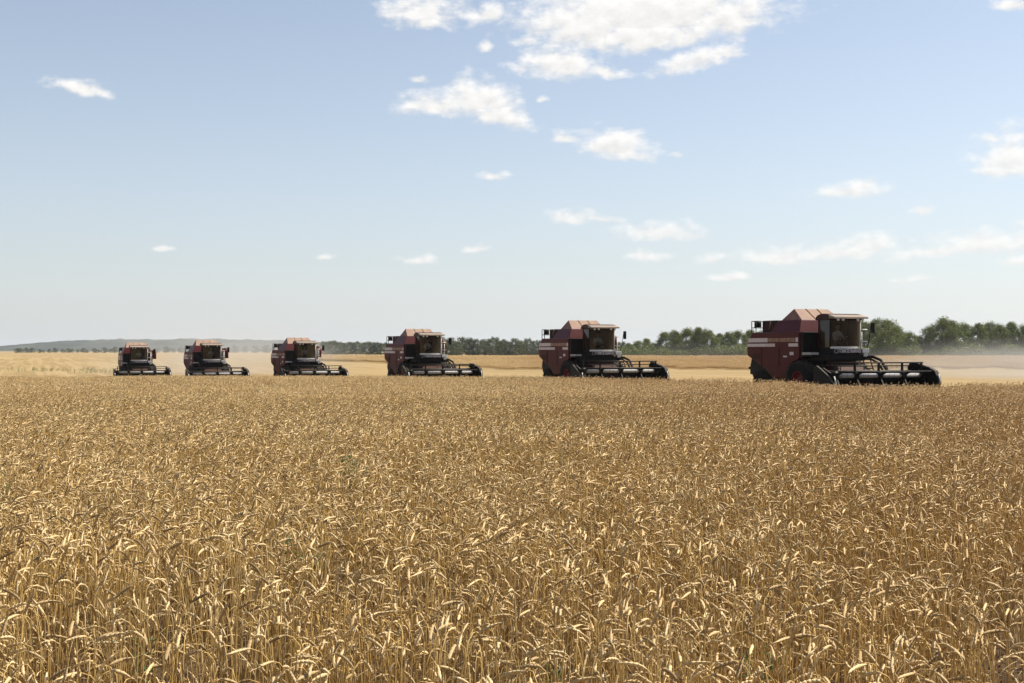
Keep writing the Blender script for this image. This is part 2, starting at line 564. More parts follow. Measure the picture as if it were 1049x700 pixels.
def make_hill():
    rng = np.random.default_rng(5)
    pxs = np.array([-500, -200, -40, 0, 30, 60, 80, 105, 130, 170, 200, 240, 270, 330, 400, 480, 560, 640, 760, 900, 1400])
    top = np.array([3, 2.5, 2, 2.2, 3, 6, 9, 10, 10.2, 10.5, 11, 10.8, 10, 8, 6.5, 5, 4, 3, 2, 1, 0.5])
    D = 4200.0
    xs = np.linspace(X(-500, D), X(1400, D), 420)
    ts = np.linspace(-1, 1, 25)
    px = xs / D * F + 524.5
    h = np.interp(px, pxs, top) / F * D
    vs, fs = [], []
    for j, t in enumerate(ts):
        prof = max(0.0, math.cos(t * math.pi / 2)) ** 1.2
        rough = rng.normal(0, 2.3, len(xs)) * (prof > .05)
        for i, x in enumerate(xs):
            vs.append((x, D + t * 900, CAM_H - 4 + (h[i] + 4) * prof + rough[i] * prof))
    n = len(xs)
    for j in range(len(ts) - 1):
        for i in range(n - 1):
            fs.append((j * n + i, j * n + i + 1, (j + 1) * n + i + 1, (j + 1) * n + i))
    me = bpy.data.meshes.new('hills'); me.from_pydata(vs, [], fs); me.materials.append(M['hill'])
    o = bpy.data.objects.new('hills', me); COL.objects.link(o)
    tag(o, 'low blue-grey wooded ridge on the far horizon', 'hill', kind='structure')


make_ground()
make_hill()


# ------------------------------------------------------------------ haze and dust
def volume_mat(name, dens, col=(.92, .95, .98), aniso=.2):
    t = NT(name)
    v = t.n('ShaderNodeVolumePrincipled')
    v.inputs['Color'].default_value = col + (1,)
    v.inputs['Density'].default_value = dens
    v.inputs['Anisotropy'].default_value = aniso
    t.l(v.outputs[0], t.out.inputs['Volume'])
    return t.m


HAZE = 0.00007
if HAZE > 0:
    b = MB(); b.box(-7200, 7200, -500, 10000, -6, 64)
    hz = b.build('haze', volume_mat('haze_air', HAZE))
    tag(hz, 'thin pale summer haze lying over the whole field', 'haze', kind='stuff')


def dust_cloud(name, c, r, dens, label):
    """dust that thins out towards its rim"""
    bm = bmesh.new(); bmesh.ops.create_icosphere(bm, subdivisions=3, radius=1)
    me = bpy.data.meshes.new(name); bm.to_mesh(me); bm.free()
    t = NT(name)
    tc = t.n('ShaderNodeTexCoord')
    ln = t.n('ShaderNodeVectorMath', operation='LENGTH'); t.l(tc.outputs['Object'], ln.inputs[0])
    n = t.noise(2.2, 3, .6, tc.outputs['Object'])
    f = t.math('MULTIPLY', t.ramp(ln.outputs['Value'], .15, .95, 1, 0), t.ramp(n, .3, .7, .25, 1.2))
    v = t.n('ShaderNodeVolumePrincipled')
    v.inputs['Color'].default_value = (.88, .82, .74, 1)
    t.l(t.math('MULTIPLY', f, dens), v.inputs['Density'])
    t.l(v.outputs[0], t.out.inputs['Volume'])
    me.materials.append(t.m)
    o = bpy.data.objects.new(name, me); COL.objects.link(o)
    o.location = c; o.scale = r
    tag(o, label, 'dust', kind='stuff')


# ------------------------------------------------------------------ wheat
def make_stalk_arrays(rng, lod):
    """one wheat stalk: stem, bent neck, ear and dry leaves -> verts, faces, colours"""
    V, Fc, C = [], [], []

    def ring_tube(pts, dirs, rads, n, cols, flat=1.0, cap=True):
        b = len(V)
        for p, d, r in zip(pts, dirs, rads):
            ref = np.array([0.31, .95, 0.02])
            a = np.cross(d, ref); a /= np.linalg.norm(a) + 1e-9
            bb = np.cross(a, d)
            for k in range(n):
                an = 2 * math.pi * k / n
                V.append(p + a * math.cos(an) * r + bb * math.sin(an) * r * flat)
        for c in cols:
            for k in range(n): C.append(c)
        for i in range(len(pts) - 1):
            for k in range(n):
                k2 = (k + 1) % n
                Fc.append((b + i * n + k, b + i * n + k2, b + (i + 1) * n + k2, b + (i + 1) * n + k))

    H = min(.96, rng.normal(.77, .095))
    az = rng.normal(0.0, 1.7)                       # most ears hang towards +X
    lean = abs(rng.normal(0, .10))
    laz = rng.uniform(0, 6.283)
    ear_len = float(np.clip(rng.normal(.086, .014), .05, .115))
    th_end = float(np.clip(rng.normal(2.25, .45), .5, 3.0)) if rng.random() < .74 else rng.uniform(.1, 1.7)
    neck = rng.uniform(.07, .20)
    total = H + ear_len
    h_dir = np.array([math.cos(az), math.sin(az), 0.0])
    l_dir = np.array([math.cos(laz), math.sin(laz), 0.0]) * lean
    # integrate the path
    n_fine = 60
    s = np.linspace(0, total, n_fine)
    u1 = np.clip((s - (H - neck)) / neck, 0, 1); u2 = np.clip((s - (H - neck)) / (neck + ear_len), 0, 1)
    th = (.62 * u1 ** 1.5 + .38 * u2) * th_end
    d = np.stack([np.sin(th)[:, None] * h_dir + np.cos(th)[:, None] * (np.array([0, 0, 1.0]) + l_dir)]).reshape(-1, 3)
    d /= np.linalg.norm(d, axis=1)[:, None]
    p = np.zeros((n_fine, 3)); p[1:] = np.cumsum(d[:-1] * (total / (n_fine - 1)), 0)

    def at(q):
        i = int(np.clip(q / total * (n_fine - 1), 0, n_fine - 1))
        return p[i], d[i]
    tone = rng.uniform(.8, 1.15)
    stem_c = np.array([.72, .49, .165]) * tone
    low_c = np.array([.26, .14, .038]) * tone  # weathered lower straw, darkened further as painted shade between the stalks
    ear_c = np.array([.84, .625, .325]) * rng.uniform(.80, 1.12)
    if rng.random() < .16: ear_c = np.array([.42, .29, .14])
    # stem
    if lod == 0: ss = [0, H * .35, H * .6, H - neck, H - neck * .6, H - neck * .25, H]; nn = 4; r0 = .0025
    elif lod == 1: ss = [0.1, H * .5, H - neck, H - neck * .4, H]; nn = 3; r0 = .0026
    else: ss = [0.3, H - neck, H]; nn = 3; r0 = .0034
    pts, ds = zip(*[at(q) for q in ss])
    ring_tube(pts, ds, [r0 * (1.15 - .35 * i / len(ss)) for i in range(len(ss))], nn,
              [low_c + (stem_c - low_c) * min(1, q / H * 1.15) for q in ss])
    # ear: spikelets make a zigzag outline
    k = 13 if lod == 0 else (6 if lod == 1 else 4)
    ne = 5 if lod == 0 else 4 if lod == 1 else 3
    qs = np.linspace(H - .004, total, k)
    rad = []
    for i in range(k):
        t = i / (k - 1)
        env = (math.sin(math.pi * min(1, t * .88 + .10)) ** .55)
        zig = 1.22 if i % 2 else .80
        base = .0074 if lod == 0 else .0082 if lod == 1 else .0098
        rad.append(max(.0012, base * env * (zig if lod < 2 else 1)))
    rad[-1] = .0012
    pts, ds = zip(*[at(q) for q in qs])
    if lod == 0:
        pts = [q + np.cross(dd, [0, 0, 1.0]) * .0016 * (1 if i % 2 else -1) for i, (q, dd) in enumerate(zip(pts, ds))]
    ring_tube(pts, ds, rad, ne, [ear_c * (1.0 if i % 2 else .80) for i in range(k)], .8)
    if lod == 0:                                      # short awns at the ear
        for q in qs[3::2]:
            a0, d0 = at(q)
            side = rng.normal(0, 1, 3); side /= np.linalg.norm(side)
            tip = a0 + d0 * rng.uniform(.010, .022) + side * .009
            w = np.cross(d0, side) * .0009
            b = len(V); V.extend([a0 + side * .004 - w, a0 + side * .004 + w, tip])
            C.extend([ear_c * 1.05] * 3); Fc.append((b, b + 1, b + 2))
    # dry leaves
    nl = rng.integers(0, 3) if lod == 0 else (1 if rng.random() < .8 else 0) if lod == 1 else (1 if rng.random() < .35 else 0)
    for _ in range(nl):
        h0 = rng.uniform(.30, .74) * H
        a0, d0 = at(h0)
        la = rng.uniform(0, 6.283); ld = np.array([math.cos(la), math.sin(la), 0])
        sd = np.array([-ld[1], ld[0], 0])
        Ln = rng.uniform(.10, .24); wd = rng.uniform(.003, .0065) * (1.3 if lod else 1)
        ns = 5 if lod == 0 else 3
        lc = np.array([.62, .46, .24]) * rng.uniform(.6, 1.2)
        if lod == 0 and rng.random() < .07: lc = np.array([.80, .69, .48]); wd *= 1.35; Ln *= .7
        b = len(V); q = a0.copy(); ang = rng.uniform(.15, .6); curl = rng.uniform(.3, .95); tw = rng.uniform(-.6, .6)
        for i in range(ns + 1):
            t = i / ns; w = wd * (1 - t ** 2 * .9)
            sdd = sd * math.cos(tw * t * 2) + np.array([0, 0, 1.0]) * math.sin(tw * t * 2)
            V.append(q - sdd * w); V.append(q + sdd * w); C.extend([lc, lc])
            q = q + (ld * math.sin(ang) + np.array([0, 0, 1.0]) * math.cos(ang)) * Ln / ns
            ang += curl * (5 / ns) * .55
        for i in range(ns): Fc.append((b + 2 * i, b + 2 * i + 1, b + 2 * i + 3, b + 2 * i + 2))
    return V, Fc, C


def make_clump(name, seed, lod, count, radius, coll):
    rng = np.random.default_rng(seed)
    V, Fc, C = [], [], []
    for _ in range(count):
        v, f, c = make_stalk_arrays(rng, lod)
        r = radius * math.sqrt(rng.random()); a = rng.uniform(0, 6.283)
        o = np.array([r * math.cos(a), r * math.sin(a), rng.uniform(-.02, .0)])
        b = len(V)
        V.extend([p + o for p in v]); C.extend(c)
        Fc.extend([tuple(i + b for i in q) for q in f])
    me = bpy.data.meshes.new(name)
    me.from_pydata([tuple(p) for p in V], [], Fc)
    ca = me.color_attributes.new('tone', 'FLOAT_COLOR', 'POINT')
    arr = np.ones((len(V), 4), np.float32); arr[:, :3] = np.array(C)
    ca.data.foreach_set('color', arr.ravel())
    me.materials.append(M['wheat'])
    me.polygons.foreach_set('use_smooth', [True] * len(me.polygons))
    o = bpy.data.objects.new(name, me)
    coll.objects.link(o)
    return o


def instancer(name, pts, rots, scls, coll, n_var, seed):
    """one object whose vertices carry the plants"""
    rng = np.random.default_rng(seed)
    me = bpy.data.meshes.new(name)
    me.vertices.add(len(pts)); me.vertices.foreach_set('co', np.asarray(pts, np.float32).ravel())
    a = me.attributes.new('rot', 'FLOAT_VECTOR', 'POINT'); a.data.foreach_set('vector', np.asarray(rots, np.float32).ravel())
    a = me.attributes.new('scl', 'FLOAT_VECTOR', 'POINT'); a.data.foreach_set('vector', np.asarray(scls, np.float32).ravel())
    a = me.attributes.new('idx', 'INT', 'POINT'); a.data.foreach_set('value', rng.integers(0, n_var, len(pts)).astype(np.int32))
    o = bpy.data.objects.new(name, me); COL.objects.link(o)
    g = bpy.data.node_groups.new(name + '_nodes', 'GeometryNodeTree')
    g.interface.new_socket('Geometry', in_out='INPUT', socket_type='NodeSocketGeometry')
    g.interface.new_socket('Geometry', in_out='OUTPUT', socket_type='NodeSocketGeometry')
    N, L = g.nodes.new, g.links.new
    gi, go = N('NodeGroupInput'), N('NodeGroupOutput')
    ci = N('GeometryNodeCollectionInfo'); ci.inputs['Collection'].default_value = coll
    ci.inputs['Separate Children'].default_value = True; ci.inputs['Reset Children'].default_value = True
    ip = N('GeometryNodeInstanceOnPoints'); ip.inputs['Pick Instance'].default_value = True

    def named(nm, ty):
        q = N('GeometryNodeInputNamedAttribute'); q.data_type = ty; q.inputs['Name'].default_value = nm
        return [s for s in q.outputs if s.enabled][0]
    e = N('FunctionNodeEulerToRotation'); L(named('rot', 'FLOAT_VECTOR'), e.inputs[0])
    L(gi.outputs[0], ip.inputs['Points']); L(ci.outputs[0], ip.inputs['Instance'])
    L(named('idx', 'INT'), ip.inputs['Instance Index']); L(e.outputs[0], ip.inputs['Rotation'])
    L(named('scl', 'FLOAT_VECTOR'), ip.inputs['Scale'])
    L(ip.outputs[0], go.inputs[0])
    md = o.modifiers.new('plants', 'NODES'); md.node_group = g
    return o


# combines: image x of the front axle, distance, heading (degrees, 0 = +X)
COMBINES = [
    (847, 52.0, -68),
    (606, 67.0, -67),
    (434, 81.0, -65),
    (309, 97.0, -63),
    (214, 104.0, -64),
    (141, 115.0, -66),
]
# far limit of the standing crop: image x -> distance (just ahead of the headers)
EDGE_PX = [-400, 0, 141, 214, 309, 434, 606, 760, 870, 960, 1049, 1400]
EDGE_D = [128, 120, 108.5, 98, 91, 75.5, 61, 50, 44.8, 44.5, 46, 50]


def value_noise(x, y, scale, seed):
    rng = np.random.default_rng(seed)
    tab = rng.random((256, 256))
    u, v = np.asarray(x) * scale, np.asarray(y) * scale
    iu, iv = np.floor(u).astype(int), np.floor(v).astype(int)
    fu, fv = u - iu, v - iv
    fu, fv = fu * fu * (3 - 2 * fu), fv * fv * (3 - 2 * fv)
    g = lambda a, b: tab[a % 256, b % 256]
    return (g(iu, iv) * (1 - fu) + g(iu + 1, iv) * fu) * (1 - fv) + (g(iu, iv + 1) * (1 - fu) + g(iu + 1, iv + 1) * fu) * fv


def crop_points(d0, d1, per_m2, seed, margin_px=140, margin_m=2.5, edge=True):
    """jittered points of the wedge in view between two distances"""
    rng = np.random.default_rng(seed)
    st = 1 / math.sqrt(per_m2)
    xm = (524.5 + margin_px) / F * d1 + margin_m
    xs = np.arange(-xm, xm, st); ys = np.arange(d0, d1, st)
    XX, YY = np.meshgrid(xs, ys)
    XX = XX + rng.uniform(-.5, .5, XX.shape) * st * 1.15
    YY = YY + rng.uniform(-.5, .5, XX.shape) * st * 1.15
    x, y = XX.ravel(), YY.ravel()
    k = (np.abs(x) < (524.5 + margin_px) / F * y + margin_m) & (y > d0)
    x, y = x[k], y[k]
    if edge:
        px = x / np.maximum(y, .5) * F + 524.5
        k = y < np.interp(px, EDGE_PX, EDGE_D) + (value_noise(x, y, .6, 77) - .5) * .8
        x, y = x[k], y[k]
    return x, y, rng


def crop_attrs(x, y, rng, tilt=.06, sx=1.0):
    n = len(x)
    # gentle patches of shorter, thinner or lodged crop
    low = value_noise(x, y, .30, 11) * .45 + value_noise(x, y, 1.1, 12) * .3 + value_noise(x, y, .09, 13) * .25
    hgt = .95 + (low - .5) * .52 + rng.normal(0, .03, n)
    hgt = hgt * np.interp(y, [48, 62, 105, 140, 200], [1, .87, .74, .74, 1])      # shorter crop in the dip of the field
    z = ground_z(y)
    rot = np.stack([rng.normal(0, tilt, n), rng.normal(.02, tilt, n), rng.normal(0, .45, n)], -1)
    scl = np.stack([sx * rng.uniform(.9, 1.1, n), sx * rng.uniform(.9, 1.1, n), hgt], -1)
    return np.stack([x, y, z], -1), rot, scl, low


def make_wheat():
    c0 = bpy.data.collections.new('wheat_clumps'); c1 = bpy.data.collections.new('wheat_tufts'); c2 = bpy.data.collections.new('wheat_patches')
    for i in range(18): make_clump('wheat_clump_%02d' % i, 100 + i, 0, 5, .085, c0)
    for i in range(12): make_clump('wheat_tuft_%02d' % i, 200 + i, 1, 26, .21, c1)
    for i in range(8): make_clump('wheat_patch_%02d' % i, 300 + i, 2, 70, .46, c2)
    x, y, rng = crop_points(2.4, 34, 50, 1)
    P_, R_, S_, low = crop_attrs(x, y, rng)
    gap = value_noise(x, y, 3.2, 21) * .6 + value_noise(x, y, 6.5, 22) * .4     # sown rows closed unevenly: gaps between plants
    keep = rng.random(len(x)) < np.clip((gap - .35) * 4.4, .06, 1) * np.clip(.6 + low * .9, .4, 1)
    o = instancer('wheat', P_[keep], R_[keep], S_[keep], c0, 18, 1)
    tag(o, 'ripe golden wheat with drooping ears filling the foreground', 'wheat', kind='stuff')
    x, y, rng = crop_points(34, 62, 13, 2)
    P_, R_, S_, low = crop_attrs(x, y, rng)
    o = instancer('wheat', P_, R_, S_, c1, 12, 2)
    tag(o, 'standing ripe wheat in the middle distance up to the nearest combine', 'wheat', kind='stuff')
    x, y, rng = crop_points(62, 128, 5.5, 3)
    P_, R_, S_, low = crop_attrs(x, y, rng)
    o = instancer('wheat', P_, R_, S_, c2, 8, 3)
    tag(o, 'standing ripe wheat reaching to the far combines on the left', 'wheat', kind='stuff')
    # uncut strip before the tree belt
    rng = np.random.default_rng(4)
    n = 15000
    px = rng.uniform(280, 1250, n)
    front = 250 + np.maximum(0, 500 - px) * .62 + (value_noise(px, px * 0, .05, 31) - .5) * 26 + (value_noise(px, px * 0, .4, 32) - .5) * 10
    y = front + (408 - front) * rng.random(n) ** 1.25
    k = (y < 408) & (front < 404)
    x, y = X(px[k], y[k]), y[k]
    P_, R_, S_, low = crop_attrs(x, y, rng, .03, 2.3)
    o = instancer('wheat', P_, R_, S_, c2, 8, 4)
    tag(o, 'uncut strip of wheat beyond the stubble before the tree belt', 'wheat', kind='stuff')


make_wheat()


# ------------------------------------------------------------------ trees
def make_tree(name, seed, leafmat, n_leaf=4200, h=12.0, wide=.40, base=.12, leaf=.42):
    rng = np.random.default_rng(seed)
    root = empty(name)
    t = MB()
    t.tube([(0, 0, -.3), (.1, .05, h * .25), (rng.normal(0, .3), rng.normal(0, .3), h * .55), (rng.normal(0, .5), 0, h * .8)], [.30, .22, .13, .04], 8)
    clumps = []
    n_c = 46
    for i in range(n_c):
        tt = base + (1 - base) * (i + rng.random()) / n_c
        env = math.sin(math.pi * min(1, (tt * .82 + .14))) ** .7
        rr = h * wide * env * math.sqrt(rng.random()) * 1.0
        a = rng.uniform(0, 6.283)
        c = np.array([rr * math.cos(a), rr * math.sin(a), tt * h * .93])
        clumps.append((c, h * rng.uniform(.10, .175)))
        if i % 3 == 0:
            z0 = max(h * .1, c[2] - h * .22)
            t.tube([(0.05, 0, z0), tuple((c + np.array([0, 0, z0])) * [.55, .55, .5]), tuple(c)], [.10, .06, .02], 5)
    t.build('trunk', M['bark'], root)
    V, Fc = [], []
    per = n_leaf // n_c
    for c, r in clumps:
        for _ in range(per):
            d = rng.normal(0, 1, 3); d /= np.linalg.norm(d)
            rad = r * (rng.random() ** .45) * rng.uniform(.8, 1.25)
            p = c + d * rad * np.array([1.15, 1.15, .85])
            if p[2] < .2: continue
            nrm = d * 1.0 + rng.normal(0, .38, 3); nrm /= np.linalg.norm(nrm)
            u = np.cross(nrm, rng.normal(0, 1, 3)); u /= np.linalg.norm(u) + 1e-9
            w = np.cross(nrm, u)
            s = leaf * rng.uniform(.5, 1.1)
            b = len(V)
            V.extend([p - u * s * .5, p + w * s * .28, p + u * s * .5, p - w * s * .28])
            Fc.append((b, b + 1, b + 2, b + 3))
    me = bpy.data.meshes.new('crown'); me.from_pydata([tuple(q) for q in V], [], Fc); me.materials.append(leafmat)
    o = bpy.data.objects.new('crown', me); COL.objects.link(o); o.parent = root
    return root


def place(proto, used, loc, rz, s, sz):
    o = proto if proto.name not in used else copy_tree(proto)
    used.add(proto.name)
    o.location = loc; o.rotation_euler = (0, 0, rz); o.scale = (s, s, sz)
    return o


rnd = random.Random(8)
ORD = ['first', 'second', 'third', 'fourth', 'fifth', 'sixth', 'seventh', 'eighth', 'ninth', 'tenth', 'eleventh', 'twelfth', 'thirteenth', 'fourteenth', 'fifteenth', 'sixteenth']


def tree_belt():
    used = set()
    protos = [make_tree('belt_tree', 20 + i, M['leaf'], 12000, 12, w, b, .50) for i, (w, b) in enumerate([(.40, .02), (.46, .02), (.38, .03), (.50, .0), (.42, .02)])]
    G = 'trees of the belt along the field edge'
    near = [  # px, top y, distance jitter
        ('between the two nearest combines', [(645, 352), (654, 349), (663, 346.5), (672, 352), (682, 340), (692, 338.5), (703, 336), (714, 335), (725, 337.5), (736, 341.5), (747, 340), (757, 338.5), (768, 337.5), (779, 339)]),
        ('to the right of the nearest combine', [(886, 329), (897, 326.5), (909, 327), (920, 333), (931, 340), (941, 344), (953, 335), (965, 325), (977, 328), (988, 331), (1001, 331), (1013, 330), (1025, 332), (1038, 329.5), (1049, 333), (1062, 331)]),
    ]
    i = 0
    for where, lst in near:
        for k, (px, ty) in enumerate(lst):
            d = 424 + rnd.uniform(0, 26)
            g = gz(d)
            hh = (359 - ty) / F * d + CAM_H - g
            s = max(.62, hh / 12 * rnd.uniform(.82, 1.0))
            o = place(protos[i % 5], used, (X(px, d), d, g), rnd.uniform(0, 6.28), s, hh / 12)
            look = 'tall full' if hh > 13 else 'broad' if hh > 10.3 else 'low'
            tag(o, '%s green tree, %s in the belt %s' % (look, ORD[k], where), 'tree', G)
            i += 1
    fp = [make_tree('distant_tree', 40 + i, M['leaf_far'], 4000, 12, .48, .0, .7) for i in range(3)]
    for (a, b, step, dist, t0, t1, lab) in [
        (452, 556, 6.0, 620, 345, 350, 'hazy grey-green tree of the distant belt between the third and second combines'),
        (332, 400, 6.0, 740, 348.5, 351.5, 'hazy grey-green tree of the distant belt between the fourth and third combines'),
        (633, 648, 6.0, 560, 349, 352, 'hazy grey-green tree of the distant belt right of the second combine header'),
    ]:
        px = a
        while px < b:
            d = dist + rnd.uniform(-25, 40)
            ty = rnd.uniform(t0, t1)
            g = gz(d); hh = (359 - ty) / F * d + CAM_H - g
            o = place(fp[i % 3], used, (X(px, d), d, g), rnd.uniform(0, 6.28), hh / 12 * rnd.uniform(.9, 1.1), hh / 12)
            tag(o, lab, 'tree', lab[lab.index('distant'):]); i += 1
            px += step * rnd.uniform(.75, 1.15)
    lab = 'tiny dark tree in the hedge line at the foot of the wooded hill'
    px = 18
    while px < 330:
        d = rnd.uniform(1350, 1550); g = gz(d)
        hh = rnd.uniform(3.2, 6.5) if px < 110 else rnd.uniform(4.5, 9)
        o = place(fp[i % 3], used, (X(px, d), d, g), rnd.uniform(0, 6.28), hh / 12 * 1.5, hh / 12)
        tag(o, lab, 'tree', 'hedge line trees below the hill'); i += 1
        px += rnd.uniform(3.2, 8) if px < 110 else rnd.uniform(5, 12)



def undergrowth():
    coll = bpy.data.collections.new('bushes')
    for i in range(4):
        rng = np.random.default_rng(90 + i)
        V, Fc = [], []
        for _ in range(700):
            d = rng.normal(0, 1, 3); d /= np.linalg.norm(d)
            p = d * np.array([1.5, 1.5, 1.15]) * rng.random() ** .4 + np.array([0, 0, 1.0])
            if p[2] < 0.05: continue
            u = rng.normal(0, 1, 3); u /= np.linalg.norm(u); w = np.cross(u, rng.normal(0, 1, 3)); w /= np.linalg.norm(w)
            q = .34 * rng.uniform(.5, 1.1); b = len(V)
            V.extend([p - u * q * .5, p + w * q * .3, p + u * q * .5, p - w * q * .3]); Fc.append((b, b + 1, b + 2, b + 3))
        me = bpy.data.meshes.new('bush'); me.from_pydata([tuple(q) for q in V], [], Fc); me.materials.append(M['leaf'])
        coll.objects.link(bpy.data.objects.new('bush', me))
    rng = np.random.default_rng(95)
    n = 560
    px = np.concatenate([rng.uniform(640, 800, n // 2), rng.uniform(870, 1085, n // 2)])
    d = rng.uniform(419, 452, n); x = X(px, d)
    k = rng.uniform(.5, 1.0, n) + 1.3 * rng.random(n) ** 3
    P_ = np.stack([x, d, ground_z(d)], -1); R_ = np.zeros((n, 3)); R_[:, 2] = rng.uniform(0, 6.28, n)
    o = instancer('undergrowth', P_, R_, np.stack([k * 1.2, k * 1.2, k], -1), coll, 4, 9)
    tag(o, 'dark bushy undergrowth along the foot of the tree belt', 'undergrowth', kind='stuff')


tree_belt()
undergrowth()


# ------------------------------------------------------------------ combine harvester
HW = 2.38    # half width of the header


def make_wheel(name, parent, cx, cy, r, w, rr, rim='rim'):
    """tyre with lugs and a dished rim"""
    side = 1 if cy > 0 else -1
    root = MB()
    y0, y1 = cy - w / 2, cy + w / 2
    root.lathe_y([(rr, y0 + .05), (r * .82, y0), (r * .95, y0 + .04), (r * .98, y0 + .10), (r * .98, y1 - .10), (r * .95, y1 - .04), (r * .82, y1), (rr, y1 - .05)], cx, r, 40)
    n = 22
    for k in range(n):
        for sg in (-1, 1):
            a0 = 2 * math.pi * (k + (.5 if sg > 0 else 0)) / n
            a1 = a0 + .16
            vs = []
            for (a, yy) in ((a0, cy + sg * .01), (a1, cy + sg * w * .46)):
                for dr in (r * .96, r * 1.02):
                    for da in (-.045, .045):
                        vs.append((cx + dr * math.cos(a + da), yy, r + dr * math.sin(a + da)))
            root.add(vs, [(0, 1, 3, 2), (4, 6, 7, 5), (0, 4, 5, 1), (2, 3, 7, 6), (0, 2, 6, 4), (1, 5, 7, 3)])
    tyre = root.build(name, M['rubber'], parent)
    q = MB()
    fo = cy + side * w * .5
    q.lathe_y([(.02, fo - side * .12), (rr * .3, fo - side * .12), (rr * .34, fo - side * .20), (rr * .75, fo - side * .24), (rr * .9, fo - side * .08), (rr * 1.02, fo - side * .05), (rr * 1.02, cy)], cx, r, 32)
    for k in range(8):
        a = 2 * math.pi * k / 8
        q.tube([(cx + rr * .5 * math.cos(a), fo - side * .23, r + rr * .5 * math.sin(a)), (cx + rr * .5 * math.cos(a), fo - side * .17, r + rr * .5 * math.sin(a))], .03, 6)
    q.build('rim', M[rim], tyre)
    return tyre


def text_mesh(txt, size, name):
    cu = bpy.data.curves.new(name, 'FONT'); cu.body = txt; cu.size = size; cu.extrude = .006
    cu.align_x = 'CENTER'; cu.align_y = 'CENTER'
    cu.offset = .006
    o = bpy.data.objects.new(name, cu); COL.objects.link(o)
    dg = bpy.context.evaluated_depsgraph_get()
    me = bpy.data.meshes.new_from_object(o.evaluated_get(dg))
    bpy.data.objects.remove(o)
    return me


